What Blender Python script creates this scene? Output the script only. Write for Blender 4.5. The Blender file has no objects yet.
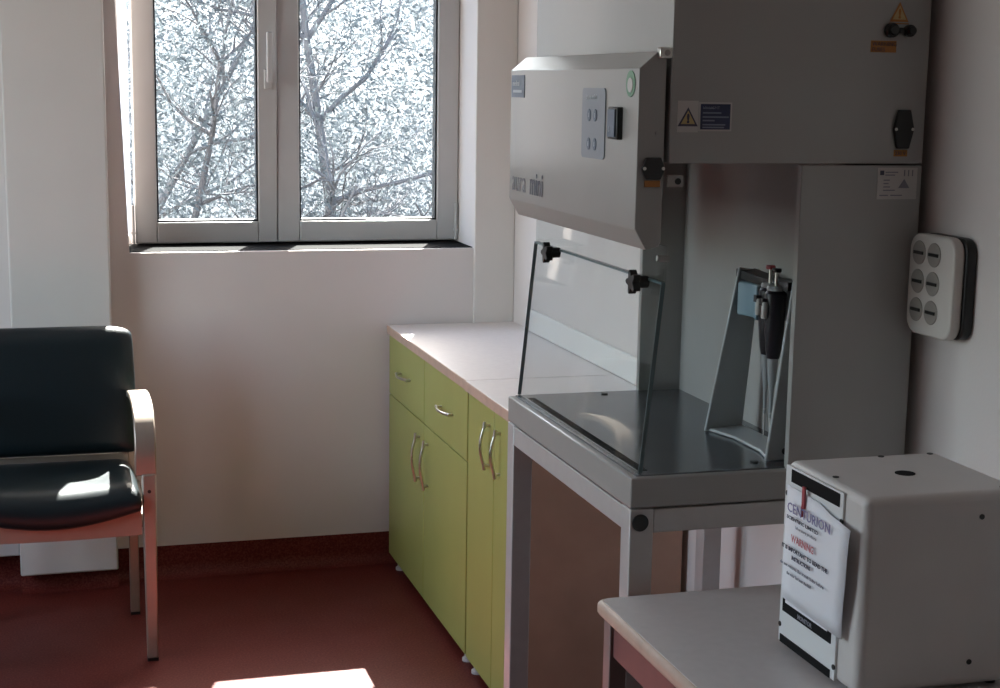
import bpy, bmesh, math, random
from mathutils import Vector, Matrix
random.seed(7)
sc = bpy.context.scene
col = sc.collection
PI = math.pi

# ------------------------------------------------------------------ materials
def mat(name, color=(.5,.5,.5), rough=.5, metal=0, spec=.5, noise=0, nscale=30, bump=0, bscale=200, coat=0, coat_rough=.1):
    m = bpy.data.materials.new(name); m.use_nodes = True
    nt = m.node_tree; b = nt.nodes['Principled BSDF']
    b.inputs['Base Color'].default_value = (*color, 1)
    b.inputs['Roughness'].default_value = rough
    b.inputs['Metallic'].default_value = metal
    b.inputs['Specular IOR Level'].default_value = spec
    b.inputs['Coat Weight'].default_value = coat
    b.inputs['Coat Roughness'].default_value = coat_rough
    tc = nt.nodes.new('ShaderNodeTexCoord')
    if noise:
        n = nt.nodes.new('ShaderNodeTexNoise'); n.inputs['Scale'].default_value = nscale; n.inputs['Detail'].default_value = 6
        r = nt.nodes.new('ShaderNodeValToRGB')
        r.color_ramp.elements[0].position = .3; r.color_ramp.elements[1].position = .7
        r.color_ramp.elements[0].color = (*[c*(1-noise) for c in color], 1)
        r.color_ramp.elements[1].color = (*[min(1, c*(1+noise)) for c in color], 1)
        nt.links.new(tc.outputs['Object'], n.inputs['Vector']); nt.links.new(n.outputs['Fac'], r.inputs['Fac'])
        nt.links.new(r.outputs['Color'], b.inputs['Base Color'])
    if bump:
        n2 = nt.nodes.new('ShaderNodeTexNoise'); n2.inputs['Scale'].default_value = bscale; n2.inputs['Detail'].default_value = 4
        bp = nt.nodes.new('ShaderNodeBump'); bp.inputs['Strength'].default_value = bump; bp.inputs['Distance'].default_value = .002
        nt.links.new(tc.outputs['Object'], n2.inputs['Vector']); nt.links.new(n2.outputs['Fac'], bp.inputs['Height'])
        nt.links.new(bp.outputs['Normal'], b.inputs['Normal'])
    return m

def glass(name, tint=(1,1,1), refl=1.0, ior=1.5):
    m = bpy.data.materials.new(name); m.use_nodes = True
    nt = m.node_tree; nt.nodes.clear()
    o = nt.nodes.new('ShaderNodeOutputMaterial'); mx = nt.nodes.new('ShaderNodeMixShader')
    t = nt.nodes.new('ShaderNodeBsdfTransparent'); t.inputs['Color'].default_value = (*tint, 1)
    g = nt.nodes.new('ShaderNodeBsdfGlossy'); g.inputs['Roughness'].default_value = .02
    g.inputs['Color'].default_value = (refl, refl, refl, 1)
    lw = nt.nodes.new('ShaderNodeLayerWeight'); lw.inputs['Blend'].default_value = .5
    pw = nt.nodes.new('ShaderNodeMath'); pw.operation = 'POWER'; pw.inputs[1].default_value = 5
    f = nt.nodes.new('ShaderNodeMath'); f.operation = 'MULTIPLY_ADD'; f.inputs[1].default_value = .8; f.inputs[2].default_value = .035
    nt.links.new(lw.outputs['Facing'], pw.inputs[0]); nt.links.new(pw.outputs[0], f.inputs[0])
    nt.links.new(f.outputs[0], mx.inputs['Fac']); nt.links.new(t.outputs[0], mx.inputs[1]); nt.links.new(g.outputs[0], mx.inputs[2])
    nt.links.new(mx.outputs[0], o.inputs['Surface'])
    return m

def floor_mat():
    m = mat('red_vinyl', (.13, .022, .018), .33, spec=.22)
    nt = m.node_tree; b = nt.nodes['Principled BSDF']
    tc = nt.nodes.new('ShaderNodeTexCoord')
    v = nt.nodes.new('ShaderNodeTexNoise'); v.inputs['Scale'].default_value = 170; v.inputs['Detail'].default_value = 2
    r = nt.nodes.new('ShaderNodeValToRGB')
    e = r.color_ramp.elements
    e[0].position = .36; e[0].color = (.095, .012, .010, 1)
    e[1].position = .66; e[1].color = (.17, .040, .030, 1)
    n = e.new(.5); n.color = (.125, .020, .015, 1)
    nt.links.new(tc.outputs['Object'], v.inputs['Vector']); nt.links.new(v.outputs['Fac'], r.inputs['Fac'])
    v2 = nt.nodes.new('ShaderNodeTexNoise'); v2.inputs['Scale'].default_value = 6; v2.inputs['Detail'].default_value = 5
    mr = nt.nodes.new('ShaderNodeMapRange'); mr.inputs['To Min'].default_value = .38; mr.inputs['To Max'].default_value = .55
    nt.links.new(tc.outputs['Object'], v2.inputs['Vector']); nt.links.new(v2.outputs['Fac'], mr.inputs['Value'])
    nt.links.new(mr.outputs['Result'], b.inputs['Roughness'])
    nt.links.new(r.outputs['Color'], b.inputs['Base Color'])
    return m

M = dict(
    wall = mat('wall_paint', (.70, .645, .62), .8, noise=.03, nscale=3, bump=.15, bscale=160, spec=.2),
    wall_grey = mat('wall_paint_grey', (.70, .66, .62), .7, noise=.03, nscale=3, bump=.12, bscale=160, spec=.3),
    wall_front = mat('low_bounce_wall', (.20, .14, .12), .8, noise=.03, nscale=3),  # unseen wall, coloured dark to cut bounce light and tint it brown
    wall_white = mat('white_upstand', (.82, .79, .76), .6),
    ceil = mat('ceiling_paint', (.75, .74, .72), .9),
    floor = floor_mat(),
    pvc = mat('window_plastic', (.52, .505, .495), .35, noise=.03, nscale=8),
    sill = mat('dark_sill', (.008, .008, .008), .85, spec=.05),
    gasket = mat('black_gasket', (.012, .012, .013), .6),
    metal_bead = mat('spacer_metal', (.7, .72, .74), .3, metal=.8),
    glass = glass('window_glass', (.97, .99, .99)),
    cglass = glass('cabinet_glass', (.96, .985, .98), .4),
    green = mat('lime_laminate', (.355, .375, .112), .38, noise=.04, nscale=5, spec=.5),
    worktop = mat('worktop_laminate', (.80, .75, .73), .35, noise=.03, nscale=60),
    table_lam = mat('table_laminate', (.60, .56, .54), .4, noise=.03, nscale=60),
    edge = mat('worktop_edge', (.52, .37, .29), .45, noise=.08, nscale=30),
    beige = mat('carcass_panel', (.46, .29, .21), .5, noise=.08, nscale=9),
    carc = mat('carcass_white', (.62, .52, .42), .5),
    chrome = mat('brushed_chrome', (.62, .60, .56), .28, metal=1),
    alu = mat('grey_profile', (.50, .48, .465), .42, metal=.25, noise=.03, nscale=40),
    enamel = mat('grey_enamel', (.33, .325, .31), .33, noise=.03, nscale=6, spec=.6, bump=.04, bscale=400, coat=.25, coat_rough=.15),
    enamel_in = mat('inner_enamel', (.34, .33, .315), .6, noise=.05, nscale=5, spec=.25),
    steel = mat('work_steel', (.20, .215, .23), .22, metal=.75, noise=.1, nscale=14),
    slot = mat('slot_black', (.012, .012, .013), .8, spec=.1),
    black = mat('black_plastic', (.010, .010, .010), .4),
    vinyl = mat('black_vinyl', (.006, .013, .016), .36, spec=.4, bump=.25, bscale=500, noise=.1, nscale=200, coat=.1, coat_rough=.35),
    champagne = mat('champagne_metal', (.36, .30, .25), .38, metal=.55, noise=.05, nscale=20),
    white_metal = mat('white_powder_coat', (.60, .57, .55), .45, noise=.03, nscale=10, bump=.08, bscale=350),
    sheet = mat('pale_plate', (.72, .73, .73), .4),
    paper = mat('white_paper', (.78, .78, .82), .7),
    ink = mat('dark_ink', (.06, .06, .09), .7),
    inkgrey = mat('grey_ink', (.22, .22, .26), .7),
    inkpink = mat('pink_ink', (.55, .20, .22), .7),
    inkpurple = mat('purple_ink', (.20, .18, .34), .7),
    redtape = mat('red_tape', (.34, .05, .06), .5),
    redwood = mat('reddish_apron', (.17, .075, .07), .45, noise=.08, nscale=20),
    darkleg = mat('dark_grey_leg', (.25, .20, .19), .45, metal=.3),
    plug = mat('socket_plastic', (.62, .58, .54), .4),
    sock = mat('socket_grey', (.30, .275, .25), .5),
    label_blue = mat('label_blue', (.012, .02, .07), .4),
    label_slate = mat('label_slate', (.10, .13, .18), .4),
    label_panel = mat('display_slate', (.20, .22, .25), .35),
    label_white = mat('label_white', (.52, .50, .48), .5),
    label_orange = mat('label_orange', (.40, .16, .03), .5),
    label_yellow = mat('label_yellow', (.48, .36, .16), .5),
    label_green = mat('label_green', (.16, .30, .20), .5),
    lettering = mat('slate_lettering', (.13, .13, .16), .5),
    lettering_thin = mat('grey_lettering', (.24, .24, .26), .5),
    letter_pale = mat('pale_lettering', (.50, .54, .58), .5),
    letter_navy = mat('navy_pale_lettering', (.20, .22, .30), .5),
    stand_plastic = mat('stand_plastic', (.44, .46, .47), .35),
    stand_blue = mat('stand_blue', (.20, .30, .36), .4),
    pip_black = mat('pipette_black', (.012, .010, .016), .35),
    pip_white = mat('pipette_white', (.55, .53, .50), .4),
    pip_grey = mat('pipette_grey', (.35, .36, .37), .35),
    render = mat('backdrop_white', (.8, .8, .78), .9, noise=.03, nscale=4),
    bark = mat('bark', (.09, .085, .09), .9, noise=.3, nscale=12),
    bark_pale = mat('bark_pale', (.13, .13, .14), .9, noise=.3, nscale=12),
)

def leaf_mat(name, c):
    m = bpy.data.materials.new(name); m.use_nodes = True
    nt = m.node_tree; nt.nodes.clear()
    o = nt.nodes.new('ShaderNodeOutputMaterial'); mx = nt.nodes.new('ShaderNodeMixShader'); mx.inputs['Fac'].default_value = .5
    d = nt.nodes.new('ShaderNodeBsdfDiffuse'); t = nt.nodes.new('ShaderNodeBsdfTranslucent')
    g = nt.nodes.new('ShaderNodeNewGeometry'); r = nt.nodes.new('ShaderNodeValToRGB')
    r.color_ramp.elements[0].color = (*[x*.65 for x in c], 1); r.color_ramp.elements[1].color = (*[min(1,x*1.4) for x in c], 1)
    nt.links.new(g.outputs['Random Per Island'], r.inputs['Fac'])
    nt.links.new(r.outputs['Color'], d.inputs['Color']); nt.links.new(r.outputs['Color'], t.inputs['Color'])
    nt.links.new(d.outputs[0], mx.inputs[1]); nt.links.new(t.outputs[0], mx.inputs[2]); nt.links.new(mx.outputs[0], o.inputs['Surface'])
    return m
M['leaf'] = leaf_mat('leaf_haze_tint', (.125, .142, .150))  # pale bluish base carries the bright haze of the outdoor view

def hill_mat():
    m = mat('hillside', (.2,.2,.2), .95)
    nt = m.node_tree; b = nt.nodes['Principled BSDF']
    tc = nt.nodes.new('ShaderNodeTexCoord')
    n = nt.nodes.new('ShaderNodeTexNoise'); n.inputs['Scale'].default_value = 5; n.inputs['Detail'].default_value = 9; n.inputs['Roughness'].default_value = .7; n.inputs['Distortion'].default_value = 1.2
    r = nt.nodes.new('ShaderNodeValToRGB'); e = r.color_ramp.elements
    e[0].position = .36; e[0].color = (.035, .040, .048, 1); e[1].position = .62; e[1].color = (.10, .11, .115, 1)
    nt.links.new(tc.outputs['Object'], n.inputs['Vector']); nt.links.new(n.outputs['Fac'], r.inputs['Fac']); nt.links.new(r.outputs['Color'], b.inputs['Base Color'])
    return m
M['hill'] = hill_mat()

# ------------------------------------------------------------------ builders
def wloc(o):
    v = Vector((0,0,0))
    while o: v = v + Vector(o.location); o = o.parent
    return v

class MB:
    def __init__(s): s.bm = bmesh.new()
    def box(s, x0, x1, y0, y1, z0, z1, rot=None, piv=None):
        c = [(x,y,z) for x in (x0,x1) for y in (y0,y1) for z in (z0,z1)]
        if rot is not None:
            p = Vector(piv if piv else ((x0+x1)/2,(y0+y1)/2,(z0+z1)/2)); c = [rot @ (Vector(q)-p) + p for q in c]
        v = [s.bm.verts.new(q) for q in c]
        for f in ((0,1,3,2),(4,6,7,5),(0,4,5,1),(2,3,7,6),(0,2,6,4),(1,5,7,3)): s.bm.faces.new([v[i] for i in f])
        return s
    def prism(s, pts, d):              # pts: 3d polygon, d: extrusion vector
        d = Vector(d); a = [s.bm.verts.new(p) for p in pts]; b = [s.bm.verts.new(Vector(p)+d) for p in pts]
        n = len(pts)
        s.bm.faces.new(a[::-1]); s.bm.faces.new(b)
        for i in range(n): s.bm.faces.new([a[i], a[(i+1)%n], b[(i+1)%n], b[i]])
        return s
    def hexa(s, bot, top):
        a = [s.bm.verts.new(p) for p in bot]; b = [s.bm.verts.new(p) for p in top]
        s.bm.faces.new(a[::-1]); s.bm.faces.new(b); n = len(a)
        for i in range(n): s.bm.faces.new([a[i], a[(i+1)%n], b[(i+1)%n], b[i]])
        return s
    def tube(s, pts, r, seg=12, r1=None):
        pts = [Vector(p) for p in pts]; rings = []
        n = len(pts)
        for i, p in enumerate(pts):
            t = (pts[min(i+1,n-1)] - pts[max(i-1,0)]).normalized()
            u = t.cross(Vector((0,0,1)))
            if u.length < .05: u = t.cross(Vector((0,1,0)))
            u.normalize(); w = t.cross(u)
            rr = r if r1 is None else r + (r1-r)*i/(n-1)
            rings.append([s.bm.verts.new(p + (u*math.cos(2*PI*k/seg) + w*math.sin(2*PI*k/seg))*rr) for k in range(seg)])
        for a, b in zip(rings, rings[1:]):
            for k in range(seg): s.bm.faces.new([a[k], a[(k+1)%seg], b[(k+1)%seg], b[k]])
        s.bm.faces.new(rings[0][::-1]); s.bm.faces.new(rings[-1])
        return s
    def lathe(s, x, y, prof, seg=24, sy=1):     # prof: [(r, z)]
        rings = [[s.bm.verts.new((x + r*math.cos(2*PI*k/seg), y + sy*r*math.sin(2*PI*k/seg), z)) for k in range(seg)] for r, z in prof]
        for a, b in zip(rings, rings[1:]):
            for k in range(seg): s.bm.faces.new([a[k], a[(k+1)%seg], b[(k+1)%seg], b[k]])
        s.bm.faces.new(rings[0][::-1]); s.bm.faces.new(rings[-1])
        return s
    def disc(s, c, n, r, h, seg=24, sx=1):      # short cylinder starting at c along n
        c = Vector(c); n = Vector(n).normalized(); u = n.cross(Vector((0,0,1)))
        if u.length < .1: u = Vector((1,0,0))
        u.normalize(); w = n.cross(u)
        pts = [c + u*math.cos(2*PI*k/seg)*r*sx + w*math.sin(2*PI*k/seg)*r for k in range(seg)]
        return s.prism(pts, n*h)
    def grid(s, rows, close=False):
        v = [[s.bm.verts.new(p) for p in r] for r in rows]
        for a, b in zip(v, v[1:]):
            for i in range(len(a)-1): s.bm.faces.new([a[i], a[i+1], b[i+1], b[i]])
        return s
    def build(s, name, m, parent=None, bevel=0, smooth=False, seg=2, label=None, subd=0):
        me = bpy.data.meshes.new(name)
        bmesh.ops.recalc_face_normals(s.bm, faces=s.bm.faces)
        if parent is not None:
            off = wloc(parent); bmesh.ops.translate(s.bm, verts=s.bm.verts, vec=-off)
        s.bm.to_mesh(me); s.bm.free()
        for mm in (m if isinstance(m, (list, tuple)) else [m]): me.materials.append(mm)
        o = bpy.data.objects.new(name, me); col.objects.link(o)
        if parent is not None: o.parent = parent
        if bevel:
            b = o.modifiers.new('Bevel', 'BEVEL'); b.width = bevel; b.segments = seg; b.limit_method = 'ANGLE'; b.angle_limit = .6
        if subd:
            b = o.modifiers.new('Sub', 'SUBSURF'); b.levels = subd; b.render_levels = subd
        if smooth or bevel or subd:
            me.polygons.foreach_set('use_smooth', [True]*len(me.polygons))
            if not subd:
                bm = bmesh.new(); bm.from_mesh(me)
                for e in bm.edges:
                    if len(e.link_faces) == 2 and e.calc_face_angle(0) > .7: e.smooth = False
                bm.to_mesh(me); bm.free()
        if label: o['label'] = label
        return o

def B(*a, **k): return MB().box(*a, **k)
def thing(name, loc, label, cat, group=None):
    o = bpy.data.objects.new(name, None); col.objects.link(o); o.location = loc; o.empty_display_size = .1
    o['label'] = label; o['category'] = cat
    if group: o['group'] = group
    return o
def tag(o, label, cat, group=None, kind=None):
    o['label'] = label; o['category'] = cat
    if group: o['group'] = group
    if kind: o['kind'] = kind
    return o
def struct(o): o['kind'] = 'structure'; return o

def text(s, size, origin, face, m, name, parent, bold=0, sx=1, label=None, rot=None):
    """flat lettering; face '-x' or '-y'; origin = lower left of the text"""
    cu = bpy.data.curves.new('t', 'FONT'); cu.body = s; cu.size = size; cu.extrude = .0002; cu.offset = bold; cu.resolution_u = 2
    t = bpy.data.objects.new('t', cu); col.objects.link(t)
    bpy.context.view_layer.update()
    dg = bpy.context.evaluated_depsgraph_get()
    me = bpy.data.meshes.new_from_object(t.evaluated_get(dg))
    bpy.data.objects.remove(t); bpy.data.curves.remove(cu)
    if rot is not None: R = rot
    elif face == '-x': R = Matrix(((0,0,-1),(-1,0,0),(0,1,0)))
    else: R = Matrix(((1,0,0),(0,0,-1),(0,1,0)))
    off = wloc(parent)
    for v in me.vertices:
        q = R @ Vector((v.co.x*sx, v.co.y, v.co.z)); v.co = q + Vector(origin) - off
    me.materials.clear(); me.materials.append(m)
    o = bpy.data.objects.new(name, me); col.objects.link(o); o.parent = parent
    if label: o['label'] = label
    return o

# ------------------------------------------------------------------ room
D = 5.106; XW = 1.539; XL = -1.75; YF = -2.6; ZC = 2.85
struct(B(XL-.2, XW+.2, YF-.2, D+.3, -.1, 0).build('floor', M['floor']))
struct(B(XL-.2, XW+.2, YF-.2, D+.3, ZC, ZC+.1).build('ceiling', M['ceil']))
struct(B(XW, XW+.2, YF-.2, D+.3, 0, ZC).build('wall_right', M['wall']))
struct(B(XL-.2, XW+.2, YF-.2, YF, 0, ZC).build('wall_front', M['wall_front']))
# left wall with a wide daylight window between y 2.9 and 4.7
WL0, WL1, WZ0, WZ1 = 2.45, 4.25, .85, 2.45
w = MB()
w.box(XL-.2, XL, YF, WL0, 0, ZC); w.box(XL-.2, XL, WL1, D+.3, 0, ZC); w.box(XL-.2, XL, WL0, WL1, 0, WZ0); w.box(XL-.2, XL, WL0, WL1, WZ1, ZC)
struct(w.build('wall_left', M['wall']))
# back wall: opening for the window, recess left of the column on the right, boxed pillar on the left
WT = 2.42
w = MB()
w.box(XL, XW, D, D+.31, 0, 1.079)                         # below the window
w.prism([(XL,D,1.079),(.262,D,1.079),(.262-(WT-1.079)*.032,D,WT),(XL,D,WT)], (0,.31,0))
w.box(1.40, XW, D, D+.31, 1.079, WT)
w.box(XL, XW, D, D+.31, WT, ZC)
struct(w.build('wall_back', M['wall']))
w = MB()
w.prism([(1.398,D-.018,.3),(XW,D-.018,.3),(XW,D-.018,ZC),(1.398,D-.018,ZC)], (0,.019,0))
struct(w.build('trim_1', M['wall_grey'], bevel=.004))
struct(B(-.105, .197, 5.0, D, .066, ZC).build('trim_2', M['wall_grey'], bevel=.006))
struct(B(-1.3, -.106, 5.035, D, .125, .168).build('trim_3', M['pvc'], bevel=.004))
struct(B(XW-.014, XW, 3.56, 4.905, .828, .902).build('trim_4', M['wall_white'], bevel=.004))
# coved vinyl skirting
def cove(name, pts, nrm, h):
    """pts: two floor points on the wall line, nrm: direction into the room"""
    w = MB(); n = Vector(nrm); rows = []
    prof = [(.0022, h), (.0022, .045)] + [(.0022 + .043*(1-math.cos(a)), .045-.0435*math.sin(a)) for a in [PI/2*i/6 for i in range(1,7)]] 
    a, b = Vector(pts[0]), Vector(pts[1])
    outer = [(p[0], p[1]) for p in prof] + [(0, .0005), (0, h)]
    pa = [a + n*d + Vector((0,0,z)) for d, z in outer]
    w.prism(pa, b-a)
    return struct(w.build(name, M['floor'], smooth=True))
cove('baseboard_back', ((.197,D,0),(XW,D,0)), (0,-1,0), .106)
cove('baseboard_pillar', ((-.105,5.06,0),(.197,5.06,0)), (0,-1,0), .066)
cove('baseboard_left', ((XL,D,0),(-.105,D,0)), (0,-1,0), .106)
cove('baseboard_right', ((XW,YF,0),(XW,D,0)), (-1,0,0), .106)

# ------------------------------------------------------------------ main window
YS = 5.34
win = bpy.data.objects.new('window_1', None); col.objects.link(win); win.location = (.8, YS, 1.08); struct(win)
f = MB()
for b in ((.20,.258,YS+.042,YS+.085,1.09,WT), (1.380,1.44,YS+.042,YS+.085,1.09,WT), (.20,1.44,YS+.042,YS+.085,1.075,1.112), (.20,1.44,YS+.01,YS+.085,WT-.04,WT+.04), (.735,.785,YS+.03,YS+.085,1.1,WT)): f.box(*b)
f.build('window_frame', M['pvc'], win, bevel=.003)
def sash(x0, x1, gx0, gx1, rot, piv, nm):
    z0, z1, gz0, gz1 = 1.088, WT-.02, 1.158, WT-.10
    s = MB()
    for b in ((x0,gx0,z0,z1),(gx1,x1,z0,z1),(gx0,gx1,z0,gz0),(gx0,gx1,gz1,z1)):
        s.box(b[0], b[1], YS-.022, YS+.04, b[2], b[3], rot, piv)
    so = s.build(nm, M['pvc'], win, bevel=.004)
    g = MB(); t = .006
    for b in ((gx0,gx0+t,gz0,gz1),(gx1-t,gx1,gz0,gz1),(gx0,gx1,gz0,gz0+t),(gx0,gx1,gz1-t,gz1)):
        g.box(b[0], b[1], YS-.012, YS+.03, b[2], b[3], rot, piv)
    g.build('gasket', M['gasket'], so)
    MB().box(gx0+.001, gx1-.001, YS+.010, YS+.016, gz0+.001, gz1-.001, rot, piv).build('pane', M['glass'], so)
    return so
Rl = Matrix.Rotation(math.radians(1.6), 3, 'X')
ls = sash(.294, .7655, .366, .702, Rl, (.294, YS, 1.09), 'sash')
rs = sash(.7675, 1.398, .842, 1.323, None, None, 'sash')
h = MB()
h.box(.722, .748, YS-.050, YS-.036, 1.60, 1.665); h.box(.729, .743, YS-.082, YS-.045, 1.625, 1.640)
h.box(.726, .746, YS-.094, YS-.078, 1.622, 1.785)
h.build('handle', M['pvc'], ls, bevel=.003)
for x in (.286, 1.391):
    hg = MB().tube([(x,YS-.026,1.09),(x,YS-.026,1.215)], .0065, 10); hg.box(x-.008, x+.008, YS-.036, YS-.016, 1.120, 1.128)
    hg.build('hinge', M['pvc'], win, smooth=True)
B(.262, 1.40, D+.02, YS+.03, 1.066, 1.0815).build('window_sill', M['sill'], win)

# second window on the left wall (daylight for the room)
w2 = bpy.data.objects.new('window_2', None); col.objects.link(w2); w2.location = (XL, (WL0+WL1)/2, WZ0); struct(w2)
f = MB()
ym = (WL0+WL1)/2
for b in ((WL0,WL0+.06,WZ0,WZ1),(WL1-.06,WL1,WZ0,WZ1),(WL0,WL1,WZ0,WZ0+.06),(WL0,WL1,WZ1-.06,WZ1),(ym-.04,ym+.04,WZ0,WZ1)):
    f.box(XL-.12, XL-.05, *b)
f.build('window_frame', M['pvc'], w2, bevel=.003)
B(XL-.09, XL-.084, WL0+.06, WL1-.06, WZ0+.06, WZ1-.06).build('pane', M['glass'], w2)
B(XL-.2, XL+.04, WL0, WL1, WZ0-.03, WZ0).build('window_sill', M['pvc'], w2)

# ------------------------------------------------------------------ cabinets
XC = 1.102
def pull(parent, p0, p1, out=.026):
    """arched bar handle between p0 and p1, standing off in -x"""
    p0, p1 = Vector(p0), Vector(p1); d = p1 - p0; o = Vector((-1,0,0))
    pts = []
    for i in range(13):
        t = i/12; pts.append(p0 + d*(.08+.84*t) + o*(out*(.55+.45*math.sin(PI*t))))
    h = MB().tube([p0 + d*.08, p0 + d*.08 + o*out*.6], .0042, 10); h.tube([p0 + d*.92, p0 + d*.92 + o*out*.6], .0042, 10)
    h.tube(pts, .0042, 10)
    h.tube([p0 + o*out*.55, p0 + d*.14 + o*out*.62], .0046, 10); h.tube([p1 + o*out*.55, p1 - d*.14 + o*out*.62], .0046, 10)
    return h.build('handle', M['chrome'], parent, smooth=True)
def feet(root, ys, xs=(1.128, 1.48)):
    for x in xs:
        for y in ys:
            MB().lathe(x, y, [(.018,0),(.018,.008),(.011,.012),(.011,.036)], 16).build('foot', M['pvc'], root, smooth=True)
zt = .827; zb = .035
c1 = thing('base_cabinet', (1.32, 4.58, 0), 'wide lime green base cabinet with two drawers above two doors, against the window wall', 'cabinet', 'green base cabinets')
B(XC+.020, 1.522, 4.072, 5.045, zb, zt-.029).build('carcass', M['carc'], c1, bevel=.001)
feet(c1, (4.12, 5.0))
for (a, b) in ((4.583, 5.083), (4.074, 4.579)):
    d = B(XC+.002, XC+.019, a, b, .597, zt-.031).build('drawer', M['green'], c1, bevel=.0012)
    cy = 4.838 if a > 4.5 else 4.297
    pull(d, (XC+.002, cy+.078, .693), (XC+.002, cy-.078, .697))
    dd = B(XC+.002, XC+.019, a, b, zb+.002, .593).build('door', M['green'], c1, bevel=.0012)
    hy = 4.635 if a > 4.5 else 4.525
    pull(dd, (XC+.002, hy, .555), (XC+.002, hy, .40))
ct = MB(); ct.box(XC-.004, 1.538, 4.068, D-.018, zt-.028, zt)
ct = ct.build('countertop', M['worktop'], c1, bevel=.0015)
B(XC-.006, XC-.0035, 4.066, D-.018, zt-.0275, zt-.0008).build('edge_strip', M['edge'], c1)
c2 = thing('base_cabinet', (1.32, 3.8, 0), 'narrower lime green base cabinet with two full height doors, next to the grey lab stand', 'cabinet', 'green base cabinets')
B(XC+.020, 1.522, 3.544, 4.058, zb, zt-.029).build('carcass', [M['carc']], c2, bevel=.001)
B(XC, 1.522, 3.528, 3.543, zb, zt-.029).build('end_panel', M['beige'], c2, bevel=.001, label='brown end panel')
feet(c2, (3.6, 4.02))
for (a, b, hy) in ((3.802, 4.056, 3.842), (3.545, 3.798, 3.742)):
    d = B(XC+.0005, XC+.017, a, b, zb+.002, zt-.031).build('door', M['green'], c2, bevel=.0012)
    pull(d, (XC+.0005, hy, .758), (XC+.0005, hy, .63))
B(XC-.007, 1.538, 3.528, 4.062, zt-.028, zt).build('countertop', M['worktop'], c2, bevel=.0015)
B(XC-.009, XC-.0065, 3.528, 4.064, zt-.0275, zt-.0008).build('edge_strip', M['edge'], c2)

# ------------------------------------------------------------------ laboratory stand
X0 = .977; Y1 = 2.50; Y2 = 3.261
st = thing('lab_stand', (1.24, 2.88, 0), 'grey square-tube metal stand carrying the grey laboratory hood', 'stand')
L = .045; XR = 1.485
for x in (X0, XR-L):
    for y in (Y1, Y2-L):
        B(x, x+L, y, y+L, .012, .888).build('leg', M['alu'], st, bevel=.0025)
        MB().lathe(x+L/2, y+L/2, [(.021,0),(.021,.008),(.012,.013)], 16).build('foot', M['black'], st, smooth=True)
B(X0+.001, X0+L-.004, Y1+L, Y2-L, .843, .886).build('rail', M['alu'], st, bevel=.002)
B(XR-L, XR-.001, Y1+L, Y2-L, .843, .886).build('rail', M['alu'], st, bevel=.002)
B(X0+L, XR-L, Y1+.001, Y1+L-.004, .843, .886).build('rail', M['alu'], st, bevel=.002)
B(X0+L, XR-L, Y2-L, Y2-.001, .843, .886).build('rail', M['alu'], st, bevel=.002)
B(XR-L+.005, XR-.006, Y1+L, Y2-L, .15, .19).build('rail', M['alu'], st, bevel=.002)
MB().disc((.996, Y1, .864), (0,-1,0), .0155, .004, 28).build('end_cap', M['black'], st, label='round black end cap', bevel=.001)

# ------------------------------------------------------------------ laboratory hood
hd = thing('laboratory_hood', (1.24, 2.88, .888), 'grey bench-top laboratory hood with sloping glass front, on the grey tube stand', 'laboratory hood')
XK = 1.279; XB = 1.378; XE = 1.516; ZS = .948; ZB = 1.495; ZT = 2.08
tray = MB(); tray.box(X0, XK+.1, Y1, Y2, .8895, ZS-.003)
tray = tray.build('base', M['enamel'], hd, bevel=.003)
ws = B(X0+.014, XB, Y1+.012, Y2-.010, ZS-.004, ZS).build('work_surface', M['steel'], hd, label='dark steel work surface')
B(1.007, 1.023, 2.540, 3.212, ZS-.001, ZS+.0008).build('air_slot', M['slot'], ws)
for (x, y) in ((1.189, 3.222), (1.237, 2.553)):
    MB().disc((x, y, ZS-.001), (0,0,1), .0075, .003, 16).build('plug', M['black'], ws)
B(XK, XE, Y1, Y1+.016, .8895, ZB-.003).build('side_panel', M['enamel'], hd, bevel=.0015)
B(XK, XE, Y2-.016, Y2, .8895, ZB-.003).build('side_panel', M['enamel'], hd, bevel=.0015)
B(XB, XE-.004, Y1+.016, Y2-.016, .8895, ZB-.003).build('back_panel', M['enamel_in'], hd)
box = B(1.028, XE, Y1, Y2, ZB, ZT).build('housing', M['enamel'], hd, bevel=.002)
# front control panel
cp = MB().prism([(x, Y1+.004, z) for x, z in ((.971,1.654),(1.004,1.682),(1.016,1.682),(1.020,1.675),(1.020,1.362),(1.016,1.352),(.992,1.347),(.974,1.378),(.971,1.384))], (0, Y2-Y1-.008, 0))
cp = cp.build('control_panel', M['enamel'], hd, bevel=.0015)
e = .9705
B(e-.0008, e+.001, 3.157, 3.247, 1.598, 1.644).build('label', M['label_slate'], cp, label='slate blue label')
B(e-.0013, e-.0007, 3.172, 3.235, 1.608, 1.6135).build('printed_line', M['letter_pale'], cp)
text('medical', .016, (e-.001, 3.240, 1.622), '-x', M['letter_pale'], 'lettering', cp, .0002)
dsp = MB()
pts = []
for (cy, cz, a0) in ((2.671,1.611,0),(2.777,1.611,90),(2.777,1.502,180),(2.671,1.502,270)):
    for k in range(5):
        a = math.radians(a0 + 22.5*k); pts.append((e-.0015, cy - 0 + .009*math.sin(a-0)*0 + .009*(-math.cos(a)), cz + .009*math.sin(a)))
dsp.prism(pts, (.002, 0, 0)); dsp = dsp.build('display', M['label_panel'], cp, label='slate grey keypad')
text('aura mini', .013, (e-.0018, 2.762, 1.600), '-x', M['letter_pale'], 'lettering', dsp, .0002, sx=1.15)
for z in (1.571, 1.519):
    for y in (2.745, 2.712):
        MB().disc((e-.0015, y, z), (-1,0,0), .011, .0012, 20, sx=.8).build('button', M['label_slate'], dsp)
        text('I', .012, (e-.003, y+.002, z-.004), '-x', M['letter_pale'], 'lettering', dsp)
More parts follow.
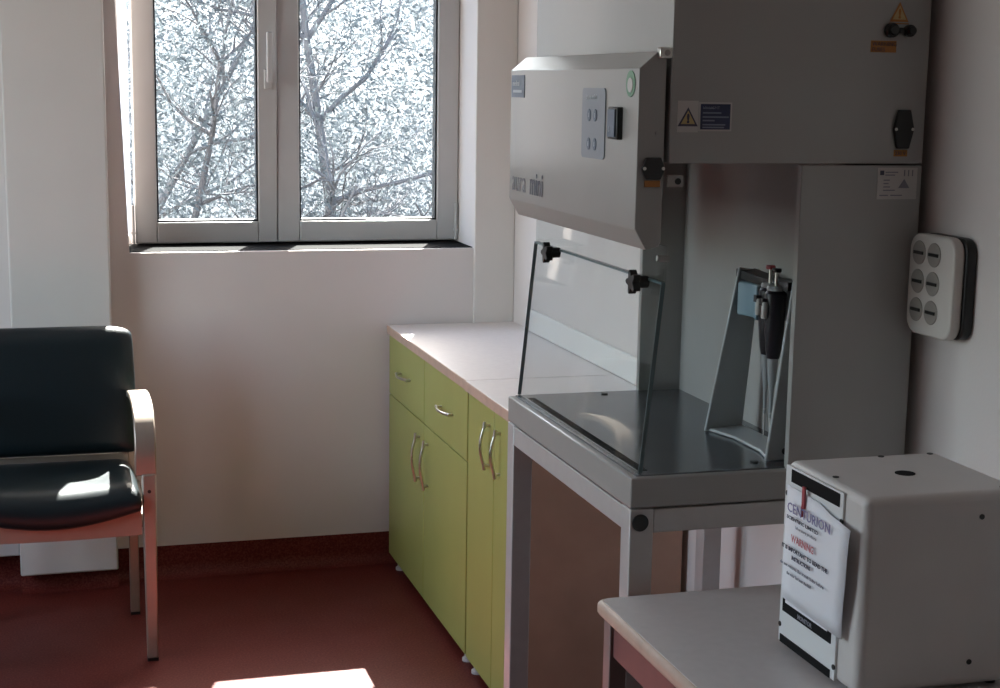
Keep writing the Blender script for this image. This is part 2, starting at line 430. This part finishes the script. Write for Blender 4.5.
sw = B(e-.010, e+.002, 2.577, 2.624, 1.532, 1.588).build('switch', M['black'], cp, bevel=.002, label='black rocker switch')
B(e-.0125, e-.009, 2.584, 2.620, 1.536, 1.584).build('rocker', M['label_slate'], sw, bevel=.001)
text('0', .014, (e-.0130, 2.612, 1.545), '-x', M['letter_pale'], 'lettering', sw)
stk = MB().disc((e+.001, 2.541, 1.628), (-1,0,0), .0225, .0018, 32, sx=.95).build('sticker', M['label_green'], cp, label='round green sticker with a white centre')
MB().disc((e, 2.541, 1.626), (-1,0,0), .0125, .0016, 24).build('sticker_centre', M['label_white'], stk)
text('aura', .066, (e-.0008, 3.236, 1.402), '-x', M['lettering_thin'], 'lettering', cp, -.0004, sx=.88)
text('mini', .066, (e-.0008, 3.108, 1.402), '-x', M['lettering'], 'lettering', cp, .0008, sx=.80)
def hexplate(parent, cx, cz, hw, hh, flat, y, name='power_inlet'):
    p = [(cx-hw,y,cz),(cx-hw*flat,y,cz+hh),(cx+hw*flat,y,cz+hh),(cx+hw,y,cz),(cx+hw*flat,y,cz-hh),(cx-hw*flat,y,cz-hh)]
    o = MB().prism(p, (0,-.007,0)).build(name, M['black'], parent, bevel=.0015, label='black power inlet')
    return o
pi_ = hexplate(cp, 1.0, 1.4865, .0215, .0185, .62, Y1+.004)
for x in (.983, 1.017): MB().disc((x, Y1-.003, 1.4865), (0,-1,0), .003, .0012, 10).build('screw', M['chrome'], pi_)
B(.986, 1.014, Y1+.002, Y1+.0045, 1.455, 1.466).build('warning_label', M['label_orange'], cp, label='orange label')
MB().disc((1.006, Y1+.004, 1.546), (0,-1,0), .003, .002, 12).build('screw', M['enamel_in'], cp)
# hinge, brackets
hb = B(1.004, 1.027, Y1-.006, Y1+.012, 1.671, 1.689).build('hinge', M['chrome'], hd, bevel=.003, label='metal hinge at the top of the control panel')
MB().disc((1.016, Y1-.006, 1.680), (0,-1,0), .005, .003, 12).build('screw', M['enamel_in'], hb)
br = B(1.026, 1.055, Y1-.004, Y1+.004, 1.455, 1.475).build('bracket', M['enamel_in'], hd, bevel=.001)
MB().disc((1.044, Y1-.004, 1.465), (0,-1,0), .0055, .002, 14).build('screw', M['black'], br)
MB().tube([(1.020,Y1+.02,1.331),(1.042,Y1+.02,1.329)], .0055, 12).build('pivot_pin', M['enamel_in'], hd, smooth=True)
# front glass
yb, ye = Y1+.018, Y2-.006
B(1.033, 1.038, yb, ye, 1.289, 1.352).build('fixed_glass', M['cglass'], hd)
MB().prism([(1.030,yb,1.285),(1.036,yb,1.285),(1.004,yb,ZS+.001),(.998,yb,ZS+.001)], (0,ye-yb,0)).build('sash_glass', M['cglass'], hd, label='sloping front glass')
ge = MB(); ge.box(1.029, 1.0365, yb, ye, 1.2845, 1.2885)
ge.prism([(1.029,ye,1.285),(1.037,ye,1.285),(1.005,ye,ZS+.001),(.997,ye,ZS+.001)], (0,-.0012,0))
ge.prism([(1.029,yb,1.285),(1.037,yb,1.285),(1.005,yb,ZS+.001),(.997,yb,ZS+.001)], (0,.0014,0))
M['glass_edge'] = mat('glass_edge', (.10, .15, .16), .3)
ge.build('glass_edge', M['glass_edge'], hd)
for y in (3.09, 2.59):
    k = MB(); c = Vector((1.022, y, 1.281))
    pts = []
    for i in range(36):
        a = 2*PI*i/36; r = .0175 + .0055*math.cos(5*a)
        pts.append((1.012, y + r*math.cos(a), 1.281 + r*math.sin(a)))
    k.prism(pts, (-.014, 0, 0)); k.disc((1.032, y, 1.281), (-1,0,0), .011, .022, 20)
    k = k.build('clamp_knob', M['black'], hd, bevel=.002, label='black star knob')
# housing labels on the near side
yl = Y1 - .0006
def tri(parent, cx, z0, z1, hw, m1, m2, mark=True):
    t = MB().prism([(cx-hw,yl,z0),(cx+hw,yl,z0),(cx,yl,z1)], (0,-.0006,0)).build('warning_triangle', m1, parent)
    s_ = .70; hh = z1-z0; zc_ = z0+hh*.12
    MB().prism([(cx-hw*s_,yl-.0007,zc_),(cx+hw*s_,yl-.0007,zc_),(cx,yl-.0007,zc_+hh*s_)], (0,-.0006,0)).build('triangle_fill', m2, t)
    if mark: text('!', hh*.62, (cx-hh*.085, yl-.0015, z0+hh*.2), '-y', m1, 'lettering', t, .0012)
lab = B(1.041, 1.079, yl, Y1+.001, 1.548, 1.601).build('warning_label', M['label_white'], box, label='white label with a warning triangle')
tri(lab, 1.060, 1.558, 1.590, .0185, M['ink'], M['label_yellow'])
bl = B(1.080, 1.141, yl, Y1+.001, 1.550, 1.599).build('warning_label', M['label_white'], box, label='dark blue printed label')
B(1.083, 1.138, yl-.0006, yl+.0002, 1.553, 1.596).build('label_field', M['label_blue'], bl)
for z, a, b in ((1.589,.02,.0),(1.581,.034,0),(1.574,.048,0),(1.568,.022,0),(1.561,.042,0),(1.5565,.04,0)):
    B(1.087, 1.087+a, yl-.0010, yl-.0004, z-.0012, z+.0012).build('printed_line', M['letter_navy'], bl)
text('UV LIGHT', .007, (1.087, yl-.0012, 1.5875), '-y', M['letter_navy'], 'lettering', bl)
tr = B(1.433, 1.472, yl+.0003, Y1+.001, 1.738, 1.740).build('label', M['label_orange'], box)
tri(tr, 1.4525, 1.742, 1.776, .0185, M['label_orange'], M['label_yellow'])
for (cx, r) in ((1.437,.0125),(1.472,.0105)):
    fz = MB().disc((cx, Y1+.001, 1.727), (0,-1,0), r, .012, 24); fz.disc((cx, Y1-.010, 1.727), (0,-1,0), r*.7, .008, 20)
    fz.build('fuse_holder', M['black'], box, bevel=.0015, label='black round fuse holder')
B(1.452, 1.460, Y1-.008, Y1, 1.722, 1.732).build('fuse_clip', M['black'], box)
ol = B(1.400, 1.450, yl, Y1+.001, 1.689, 1.709).build('warning_label', M['label_orange'], box, label='orange two-line label')
text('WARNING', .010, (1.402, yl-.0006, 1.700), '-y', M['ink'], 'lettering', ol)
text('FUSES', .010, (1.402, yl-.0006, 1.6905), '-y', M['ink'], 'lettering', ol)
pi2 = hexplate(box, 1.472, 1.556, .0205, .034, .58, Y1, 'power_inlet')
for x in (1.4555, 1.4885): MB().disc((x, Y1-.007, 1.556), (0,-1,0), .0028, .0012, 10).build('screw', M['chrome'], pi2)
ol2 = B(1.457, 1.484, yl, Y1+.001, 1.508, 1.5195).build('warning_label', M['label_orange'], box, label='small orange label')
text('230 V', .009, (1.459, yl-.0006, 1.5105), '-y', M['ink'], 'lettering', ol2)
sp = [o for o in col.objects if o.name.startswith('side_panel')][0]
sl = B(1.428, 1.507, yl, Y1+.001, 1.432, 1.488).build('rating_label', M['label_white'], sp, label='white printed rating label')
B(1.4325, 1.440, yl-.0008, yl, 1.475, 1.483).build('printed_mark', M['ink'], sl)
for (x0, x1, z) in ((1.443,1.468,1.480),(1.443,1.462,1.475),(1.440,1.452,1.466),(1.440,1.450,1.460),(1.440,1.453,1.454),(1.440,1.463,1.448),(1.433,1.45,1.439),(1.455,1.478,1.439)):
    B(x0, x1, yl-.0008, yl, z-.0010, z+.0010).build('printed_line', M['inkgrey'], sl)
for x in (1.481, 1.489, 1.497): B(x-.001, x+.001, yl-.0008, yl, 1.473, 1.484).build('printed_line', M['inkgrey'], sl)
MB().prism([(1.470,yl,1.452),(1.492,yl,1.452),(1.481,yl,1.468)], (0,-.0008,0)).build('printed_mark', M['inkgrey'], sl)

# ------------------------------------------------------------------ pipette stand and pipettes
ps = thing('pipette_stand', (1.30, 2.70, ZS), 'pale plastic pipette stand with leaning side plates on the dark work surface', 'pipette stand')
def plate(name, a, b, c, d, t, m):
    """a,b bottom front/back; c,d top back/front ; t thickness vector"""
    return MB().prism([a, b, c, d], t).build(name, m, ps, bevel=.003)
z0 = ZS + .001
plate('side_plate', (1.253,2.812,z0), (1.345,2.835,z0), (1.362,2.815,1.272), (1.308,2.800,1.278), (0,.008,0), M['stand_plastic'])
plate('side_plate', (1.260,2.552,z0), (1.345,2.560,z0), (1.366,2.590,1.270), (1.317,2.585,1.276), (0,.008,0), M['stand_plastic'])
br = MB()
pts = [(1.33 + .018*math.sin(PI*i/8), 2.815-.225*i/8, 1.262 - .010*math.sin(PI*i/8)) for i in range(9)]
br.grid([[(p[0]-.022, p[1], p[2]+.012) for p in pts], [(p[0]+.018, p[1], p[2]+.012) for p in pts], [(p[0]+.018, p[1], p[2]-.004) for p in pts], [(p[0]-.022, p[1], p[2]-.004) for p in pts], [(p[0]-.022, p[1], p[2]+.012) for p in pts]])
br.build('bridge', M['black'], ps, smooth=True, label='black top bridge')
pts = [(1.305 + .012*math.sin(PI*i/6), 2.800-.085*i/6) for i in range(7)]
bb = MB()
bb.prism([(x, y, 1.185) for x, y in pts] + [(x+.016, y, 1.185) for x, y in pts[::-1]], (0, 0, .066))
bb.build('clip_holder', M['stand_blue'], ps, bevel=.003, label='blue-grey curved holder')
bp = MB().prism([(1.345,2.568,z0),(1.345,2.835,z0),(1.262,2.812,z0),(1.28,2.74,z0),(1.28,2.62,z0),(1.268,2.568,z0)], (0,0,.006))
bp.build('foot_plate', M['stand_plastic'], ps, bevel=.002)
MB().disc((1.30, 2.5575+.001, .965), (0,-1,0), .006, .006, 14).build('screw', M['black'], ps)
def pipette(x, y, zoff, label, group=None):
    t = thing('pipette', (x, y, .98), label, 'pipette', 'pipettes in the stand')
    Z = lambda z: z + zoff
    b = MB().lathe(x, y, [(.012,Z(1.135)),(.0150,Z(1.15)),(.0185,Z(1.19)),(.0205,Z(1.235)),(.0205,Z(1.258)),(.0150,Z(1.264))], 24)
    b.box(x-.030, x-.010, y-.006, y+.006, Z(1.236), Z(1.249))
    b.build('body', M['pip_black'], t, smooth=True)
    MB().lathe(x, y, [(.016,Z(1.2635)),(.0175,Z(1.267)),(.0150,Z(1.272))], 24).build('collar', M['pip_grey'], t, smooth=True)
    pl = MB().lathe(x, y, [(.0032,Z(1.270)),(.0032,Z(1.298))], 14).build('plunger', M['chrome'], t, smooth=True)
    MB().lathe(x, y, [(.0085,Z(1.298)),(.0095,Z(1.301)),(.0085,Z(1.305))], 20).build('plunger_button', M['black'] if y < 2.66 else M['redtape'], pl, smooth=True)
    MB().lathe(x, y, [(.0032,Z(1.02)),(.0042,Z(1.07)),(.0075,Z(1.09)),(.011,Z(1.134))], 20).build('shaft', M['pip_grey'], t, smooth=True)
    MB().lathe(x, y, [(.0008,Z(.972)),(.0035,Z(1.03))], 14).build('tip', M['pip_white'], t, smooth=True)
    MB().lathe(x-.024, y-.004, [(.0055,Z(1.212)),(.0060,Z(1.216)),(.0060,Z(1.240)),(.005,Z(1.243))], 16).build('ejector_button', M['pip_white'], t, smooth=True, label='white ejector button')
    return t
pipette(1.314, 2.650, -.012, 'black pipette hanging in the stand, nearer of the two', None)
pipette(1.318, 2.684, -.010, 'black pipette hanging in the stand beside the blue-grey holder, farther of the two', None)

# ------------------------------------------------------------------ side table
tb = thing('side_table', (1.22, 1.85, 0), 'small grey-topped table with pale rounded edge carrying the white instrument box', 'table')
TX0, TX1, TY0, TY1, TZ = .901, 1.53, 1.25, 2.466, .745
def rrect(x0, x1, y0, y1, r, z, n=6):
    o = []
    for (cx, cy, a0) in ((x1-r,y1-r,0),(x0+r,y1-r,90),(x0+r,y0+r,180),(x1-r,y0+r,270)):
        for k in range(n+1):
            a = math.radians(a0 + 90*k/n); o.append((cx+r*math.cos(a), cy+r*math.sin(a), z))
    return o
MB().prism(rrect(TX0, TX1, TY0, TY1, .022, TZ-.027), (0,0,.0255)).build('edge_band', M['edge'], tb, bevel=.009, seg=4, label='pale rounded wooden edge')
MB().prism(rrect(TX0+.010, TX1-.010, TY0+.010, TY1-.010, .016, TZ-.002), (0,0,.002)).build('table_top', M['table_lam'], tb)
for x in (TX0+.010, TX1-.045):
    for y in (TY0+.03, TY1-.058):
        B(x, x+.032, y, y+.032, .01, TZ-.027).build('leg', M['darkleg'], tb, bevel=.002)
        B(x-.001, x+.033, y-.001, y+.033, 0, .011).build('foot', M['black'], tb)
B(TX0+.016, TX0+.034, TY0+.062, TY1-.058, .655, TZ-.029).build('apron', M['redwood'], tb, bevel=.002, label='reddish side rail')
B(TX1-.039, TX1-.021, TY0+.062, TY1-.058, .655, TZ-.029).build('apron', M['redwood'], tb, bevel=.002)
B(TX0+.042, TX1-.045, TY1-.050, TY1-.034, .655, TZ-.029).build('apron', M['redwood'], tb, bevel=.002)

# ------------------------------------------------------------------ white instrument box
ib = thing('instrument_box', (1.235, 2.06, TZ), 'white metal instrument box with slotted front panel, standing on the grey-topped table', 'instrument')
bx0, bx1, by0, by1, bz0, bz1 = 1.108, 1.376, 1.926, 2.176, .752, 1.049
B(bx0+.004, bx1, by0, by1, bz0, bz1).build('casing', M['white_metal'], ib, bevel=.013, seg=5)
for x in (bx0+.025, bx1-.025):
    for y in (by0+.025, by1-.025):
        MB().lathe(x, y, [(.009,TZ),(.010,bz0+.001)], 14).build('rubber_foot', M['black'], ib, smooth=True)
fp = B(bx0, bx0+.005, 1.985, by1-.006, bz0+.003, bz1-.006).build('front_panel', M['sheet'], ib, bevel=.001, label='pale front plate')
B(bx0-.0012, bx0+.002, 1.995, 2.149, 1.020, 1.040).build('vent_slot', M['slot'], fp, label='black upper slot')
B(bx0-.0012, bx0+.002, 1.998, 2.163, bz0+.003, .768).build('vent_slot', M['slot'], fp, label='black lower slot')
db = B(bx0-.0015, bx0+.002, 2.000, 2.158, .808, .850).build('nameplate', M['slot'], fp, label='black bordered name plate')
B(bx0-.0022, bx0-.001, 2.010, 2.148, .824, .852).build('nameplate_field', M['paper'], db)
text('Denley', .014, (bx0-.0022, 2.105, .811), '-x', M['inkgrey'], 'lettering', db, .0004) if False else text('MONITOR', .010, (bx0-.0022, 2.105, .812), '-x', M['inkgrey'], 'lettering', db, .0003)
for (y, z) in ((2.162,.999),(1.987,1.000),(2.166,.783),(1.988,.776)):
    MB().disc((bx0+.001, y, z), (-1,0,0), .0042, .0022, 14).build('screw', M['black'], fp)
for (x, y, r) in ((1.248,2.053,.0155),):
    MB().disc((x, y, bz1-.001), (0,0,1), r, .0018, 28).build('vent_hole', M['slot'], ib, label='round black hole in the top')
for (x, y) in ((1.126,2.055),(1.262,2.160),(1.350,2.160),(1.341,1.945)):
    MB().disc((x+.006, y, bz1-.001), (0,0,1), .005, .0022, 14).build('screw', M['black'], ib)
for (x, z) in ((1.302,1.012),(1.297,.790)):
    MB().disc((x, by0+.001, z), (0,-1,0), .0042, .0022, 14).build('screw', M['black'], ib)

# taped notice sheet
ns = thing('notice_sheet', (bx0-.004, 2.07, .84), 'white printed notice sheet taped to the front of the white instrument box', 'paper')
rows = []
for i in range(9):
    t = i/8; z = 1.014 - (1.014-.832)*t
    r_ = []
    for j in range(7):
        u = j/6
        yL = 2.156; yR = 1.940 + .010*t + .022*max(0, t-.5)
        zz = z - .012*u*t*0 - (.004*u) - (.010 if i == 0 and u > .6 else 0)*u
        r_.append((bx0 - .0035 - .004*math.sin(PI*t)*u - .010*(u**3)*(1-t)*.8 - .002*t, yL + (yR-yL)*u, zz))
    rows.append(r_)
shm = MB().grid(rows).build('sheet', M['paper'], ns, smooth=True)
so = shm.modifiers.new('Solid', 'SOLIDIFY'); so.thickness = .0004; so.offset = 1
# print follows the sheet's flatter left part
px = bx0 - .0115
def line(s, size, y, z, m, bold=.0002, sx=1):
    text(s, size, (px, y, z), '-x', m, 'printed_text', ns, bold, sx=sx)
line('CENTURION', .021, 2.138, .978, M['inkpurple'], .0002, 1.16)
line('SCIENTIFIC LIMITED', .0075, 2.138, .9665, M['ink'], .0002, 1.55)
line('laboratory products', .007, 2.108, .956, M['inkgrey'], 0, 1.2)
line('WARNING', .016, 2.120, .933, M['inkpink'], .0003, .95)
line('IT IS IMPORTANT TO READ THE', .0088, 2.150, .917, M['ink'], .0003, 1.18)
line('INSTRUCTIONS', .0088, 2.116, .905, M['ink'], .0003, 1.0)
line('do not remove the transit bolts before', .0068, 2.153, .890, M['inkgrey'], .0002, 1.33)
line('the rotor has been checked', .0068, 2.130, .878, M['inkgrey'], .0002, 1.05)
B(bx0-.0085, bx0-.0055, 2.090, 2.098, .992, 1.026).build('tape', M['redtape'], ns, label='red strip of tape')
B(bx0-.0095, bx0-.0060, 2.095, 2.098, .978, .994).build('tape', M['redtape'], ns)

# ------------------------------------------------------------------ socket block
sk = thing('socket_block', (XW, 2.44, 1.19), 'white rounded six-way socket block mounted on the right wall', 'socket block')
def yz_round(y0, y1, z0, z1, r, x, n=7):
    o = []
    for (cy, cz, a0) in ((y1-r,z1-r,0),(y0+r,z1-r,90),(y0+r,z0+r,180),(y1-r,z0+r,270)):
        for k in range(n+1):
            a = math.radians(a0 + 90*k/n); o.append((x, cy+r*math.cos(a), cz+r*math.sin(a)))
    return o
MB().prism(yz_round(2.342, 2.492, 1.196, 1.374, .026, XW), (-.020,0,0)).build('backing', M['black'], sk, bevel=.003, label='black backing')
MB().prism(yz_round(2.350, 2.497, 1.194, 1.374, .030, XW-.018), (-.022,0,0)).build('cover', M['plug'], sk, bevel=.005, seg=4)
for z in (1.340, 1.289, 1.238):
    for y in (2.467, 2.418):
        o_ = MB().disc((XW-.0395, y-.004, z), (-1,0,0), .0215, .002, 28)
        o_ = o_.build('socket', M['sock'], sk, bevel=.0008)
        B(XW-.0435, XW-.041, y-.019, y+.011, z-.0028, z+.0028).build('socket_bridge', M['black'], o_)

# ------------------------------------------------------------------ armchair
ch = thing('armchair', (0, 4.53, 0), 'black vinyl armchair with champagne metal frame and curved armrests, facing away from the window', 'chair')
XA = .256
for s in (1, -1):
    def X(a, b): return (min(s*a, s*b), max(s*a, s*b))
    # front leg, slightly tapered
    bot = [(s*(XA-.012),4.328,.008),(s*(XA+.018),4.328,.008),(s*(XA+.018),4.362,.008),(s*(XA-.012),4.362,.008)]
    top = [(s*(XA-.016),4.322,.545),(s*(XA+.022),4.322,.545),(s*(XA+.022),4.368,.545),(s*(XA-.016),4.368,.545)]
    MB().hexa(bot, top).build('leg', M['champagne'], ch, bevel=.004)
    MB().box(*X(XA-.012, XA+.018), 4.328, 4.362, 0, .009).build('foot', M['black'], ch)
    # rear leg and back post, leaning backwards
    pr_ = [(4.742,.008),(4.772,.008),(4.752,.42),(4.795,.80),(4.775,.805),(4.724,.42)]
    x0_, x1_ = X(XA-.036, XA-.008)
    MB().prism([(x0_, y, z) for y, z in pr_], (x1_-x0_, 0, 0)).build('leg', M['champagne'], ch, bevel=.003)
    MB().box(*X(XA-.036, XA-.008), 4.742, 4.772, 0, .009).build('foot', M['black'], ch)
    # armrest: broad flat strap, horizontal then curving down into the front leg
    path = [(4.735,.728),(4.66,.742),(4.56,.752),(4.47,.752),(4.41,.744),(4.365,.722),(4.335,.685),(4.322,.64),(4.322,.59),(4.328,.54)]
    path = [(y, z-.022 if z > .6 else z) for y, z in path]
    th = .020; wa, wb = XA-.034, XA+.024
    outer = path; inner = []
    for i, (y, z) in enumerate(path):
        a = Vector(path[max(i-1,0)]); b = Vector(path[min(i+1,len(path)-1)]); t = (b-a).normalized(); n = Vector((-t.y, t.x))   # (y,z) plane
        q = Vector((y, z)) + n*th; inner.append((q.x, q.y))
    poly = [(s*wa, y, z) for y, z in outer] + [(s*wa, y, z) for y, z in inner[::-1]]
    MB().prism(poly, (s*(wb-wa), 0, 0)).build('armrest', M['champagne'], ch, bevel=.004)
    MB().disc((s*(XA+.003), 4.323, .497), (0,-1,0), .005, .002, 14).build('bolt', M['black'], ch)
    MB().box(*X(XA-.022, XA), 4.36, 4.745, .385, .425).build('side_rail', M['champagne'], ch, bevel=.003)
# curved front apron
pts_t = []; N = 20; xa0, xa1 = -XA+.020, XA-.020
ap = MB(); rows = []
for y in (4.330, 4.350):
    top = []; bot = []
    for i in range(N+1):
        t = i/N; x = xa0 + (xa1-xa0)*t; c = math.sin(PI*t)
        top.append((x, y, .452 - .028*c)); bot.append((x, y, .372 - .004*c))
    rows.append((top, bot))
(t0, b0), (t1, b1) = rows
ap.grid([t0, b0, b1, t1, t0]); ap.build('apron', M['champagne'], ch, smooth=False)
B(-XA+.03, XA-.03, 4.725, 4.745, .485, .517).build('back_rail', M['champagne'], ch, bevel=.003)
B(-XA+.036, XA-.036, 4.745, 4.765, .36, .40).build('back_rail', M['champagne'], ch, bevel=.003)
# seat cushion: domed pad that dips in the middle of the front edge
def pad(nx, ny, fx, name, m, bevel=0):
    bm = MB(); top = []; bot = []
    for j in range(ny+1):
        top.append([fx(i/nx, j/ny, 1) for i in range(nx+1)]); bot.append([fx(i/nx, j/ny, 0) for i in range(nx+1)])
    bm.grid(top); bm.grid(bot)
    for a, b in ((top[0], bot[0]), (top[-1], bot[-1]), ([r[0] for r in top], [r[0] for r in bot]), ([r[-1] for r in top], [r[-1] for r in bot])): bm.grid([a, b])
    bmesh.ops.remove_doubles(bm.bm, verts=bm.bm.verts, dist=1e-5)
    return bm.build(name, m, ch, subd=1, bevel=0)
def seat_f(u, v, k):
    x = (-1 + 2*u)*(XA-.016); y = 4.292 + v*.452
    eu = min(1, 11*min(u, 1-u)); ev = min(1, 6*min(v, 1-v)); e_ = (eu*(2-eu))*(ev*(2-ev))
    front = (1-v)**3; c = math.sin(PI*u)
    base = .418 + .012*v - front*.016*c + front*.030*(1-c)
    if k: return (x, y, .530 - .022*v - .024*c*(1-v)**2 - .040*(1-e_**.5))
    return (x, y + .006*(1-v), base)
pad(22, 16, seat_f, 'seat', M['vinyl'])
def back_f(u, v, k):
    w_ = (XA-.004) - .006*(v**4)
    x = (-1 + 2*u)*w_; zz = .520 + v*.379
    top_round = .020*(abs(2*u-1)**9)*v
    zz -= top_round
    eu = min(1, 8*min(u, 1-u)); ev = min(1, 8*min(v, 1-v)); e_ = (eu*(2-eu))*(ev*(2-ev))
    y = 4.722 + .07*(v-.1)*.8 - .02*math.sin(PI*u)*0
    if k: return (x, y - .010 - .022*e_**.5, zz)
    return (x, y + .014 + .006*e_, zz)
pad(20, 16, back_f, 'backrest', M['vinyl'])

# ------------------------------------------------------------------ outside
gr = MB()
rows = []
for j in range(40):
    y = 7.5 + j*.9
    rows.append([(x*1.2-16, y, -2.2 + max(0, y-9)*.36 + .35*math.sin(x*.7+y*.5) + .25*math.sin(x*1.9-y*1.3) + random.uniform(-.12,.12)) for x in range(36)])
gr.grid(rows)
ho = gr.build('hillside', M['hill'], None, smooth=True); struct(ho)
def tree(x, y, z, h, lean, label, seed, m, r0=.07):
    rnd = random.Random(seed)
    root = thing('bare_tree', (x, y, z), label, 'tree', 'bare trees outside the window')
    tr = MB(); br = MB()
    pts = [Vector((x, y, z))]; d = Vector((lean, rnd.uniform(-.05,.05), 1)).normalized()
    n = 9
    for i in range(n):
        d = (d + Vector((rnd.uniform(-.09,.09), rnd.uniform(-.09,.09), 0))).normalized(); pts.append(pts[-1] + d*h/n)
    tr.tube(pts, r0, 8, r0*.3)
    def grow(p, d, L, r, depth):
        q = [p]; dd = d.copy(); k = 4
        for i in range(k):
            dd = (dd + Vector((rnd.uniform(-.35,.35), rnd.uniform(-.35,.35), rnd.uniform(-.2,.3)))).normalized(); q.append(q[-1] + dd*L/k)
        br.tube(q, r, 3 if depth > 1 else 5, r*.4)
        if depth < 3:
            for i in range(3):
                a = rnd.uniform(.2, 1); b = q[0].lerp(q[-1], a) if depth else q[min(k, int(a*k)+0)]
                nd = (dd + Vector((rnd.uniform(-1,1), rnd.uniform(-1,1), rnd.uniform(-.5,.8)))).normalized()
                grow(b, nd, L*rnd.uniform(.45,.7), r*.5, depth+1)
    for i in range(1, n+1):
        for _ in range(2):
            a = rnd.uniform(0, 2*PI); nd = Vector((math.cos(a), math.sin(a)*.8, rnd.uniform(.0,.9))).normalized()
            grow(pts[i], nd, h*.24*(1.2-.6*i/n), r0*.30, 0)
    tr.build('trunk', m, root, smooth=True); br.build('branches', m, root)
    return root
def gz(x, y): return -2.25 + max(0, y-9)*.36
specs = [(-.70, 9.9, 5.6, .36, 'dark leaning bare tree behind the upper left of the left window pane', 'bark_pale', .05),
         (-.12, 9.8, 5.0, .33, 'bare tree with a leaning trunk low in the left window pane', 'bark', .045),
         (1.66, 9.7, 4.9, .0, 'slim bare tree at the left side of the right window pane', 'bark', .035),
         (1.72, 9.45, 5.6, .03, 'pale blue-grey upright tree in the middle of the right window pane', 'bark_pale', .065),
         (1.10, 9.8, 5.0, .30, 'forked bare tree low at the right of the right window pane', 'bark', .035)]
for i, (x, y, h_, ln, lb, mm, r0) in enumerate(specs):
    tree(x, y, gz(x, y), h_-1.1, ln, lb, 20+i, M[mm], r0)
nb = thing('gap_backdrop', (-1.4, 8.6, -2.3), 'added bright white building wall seen through the narrow gap at the left of the window', 'backdrop')  # white block added only so the gap beside the sash reads bright
B(-3.2, .425, 8.0, 9.2, -2.3, 3.3).build('backdrop_slab', M['render'], nb)
B(-3.3, .435, 7.95, 9.25, 3.3, 3.42).build('backdrop_cap', M['bark_pale'], nb)
# dense twigs and leaves nobody could count, haze put into their pale colour
lf = MB(); rnd = random.Random(3)
for i in range(130000):
    y = 9.2 + 6*rnd.random()**1.4; x = rnd.uniform(-.10, .42)*y
    if x < .46 and y < 9.3: continue
    z = 1.62 + rnd.uniform(-.15, .105)*y
    if z < gz(x, y) + .02: continue
    s_ = rnd.uniform(.009, .030)
    a = Vector((rnd.uniform(-1,1), rnd.uniform(-1,1), rnd.uniform(-1,1))).normalized(); b = a.orthogonal().normalized()
    c = Vector((x, y, z)); k = rnd.uniform(.2, .5)
    q = [c - a*s_, c + b*s_*k, c + a*s_*1.1, c - b*s_*k]
    lf.bm.faces.new([lf.bm.verts.new(p) for p in q])
lo = lf.build('hazed_foliage', M['leaf'])
tag(lo, 'pale leaves and twigs with haze put into their colour filling the view outside the window', 'foliage', kind='stuff')

# ------------------------------------------------------------------ light
wd = bpy.data.worlds.new('World'); sc.world = wd; wd.use_nodes = True
nt = wd.node_tree; bg = nt.nodes['Background']
sky = nt.nodes.new('ShaderNodeTexSky'); sky.sky_type = 'NISHITA'; sky.sun_disc = False
sky.sun_elevation = math.radians(42); sky.sun_rotation = math.radians(20); sky.air_density = 1.2; sky.dust_density = 2.5
nt.links.new(sky.outputs[0], bg.inputs['Color']); bg.inputs['Strength'].default_value = 2.4
sun = bpy.data.lights.new('Sun', 'SUN'); sun.energy = 120; sun.angle = math.radians(.5); sun.color = (1, .96, .90)
so_ = bpy.data.objects.new('Sun', sun); col.objects.link(so_)
so_.rotation_euler = Vector((-.36, -1, -1.10)).to_track_quat('-Z', 'Y').to_euler()
def area(name, loc, sx, sy, direction, energy=0, color=(1,1,1), portal=False):
    l = bpy.data.lights.new(name, 'AREA'); l.shape = 'RECTANGLE'; l.size = sx; l.size_y = sy; l.energy = energy; l.color = color
    if portal: l.cycles.is_portal = True
    o = bpy.data.objects.new(name, l); col.objects.link(o); o.location = loc
    o.rotation_euler = Vector(direction).to_track_quat('-Z', 'Y').to_euler()
    return o
area('Portal back', ((.26+1.40)/2, YS+.12, (1.08+WT)/2), 1.2, WT-1.08, (0,-1,0), portal=True)
area('Daylight left', (XL-.16, ym, (WZ0+WZ1)/2), WL1-WL0-.1, WZ1-WZ0-.1, (1,0,0), 62, (.96,.98,1))

# ------------------------------------------------------------------ camera
cd = bpy.data.cameras.new('Camera'); co = bpy.data.objects.new('Camera', cd); col.objects.link(co)
R = Matrix(((0.9601727831437148, 0.034046842581040675, -0.2773247897688104), (-0.2790018554517485, 0.1702571900615365, -0.945076956594981), (0.01503965307228568, 0.9848113026070587, 0.17297545228399785)))
co.matrix_world = Matrix.Translation((0,0,1.62)) @ R.to_4x4()
cd.sensor_fit = 'HORIZONTAL'; cd.sensor_width = 36; cd.lens = 1566.008/1000*36; cd.shift_y = (361.548-344)/1000; cd.clip_start = .05; cd.clip_end = 200
sc.camera = co
sc.view_settings.view_transform = 'Standard'; sc.view_settings.look = 'None'; sc.view_settings.gamma = 1; sc.view_settings.use_curve_mapping = False
sc.view_settings.exposure = -1.0
sc.cycles.use_denoising = True
sc.cycles.max_bounces = 10; sc.cycles.diffuse_bounces = 6; sc.cycles.transparent_max_bounces = 16
sc.cycles.sample_clamp_indirect = 6
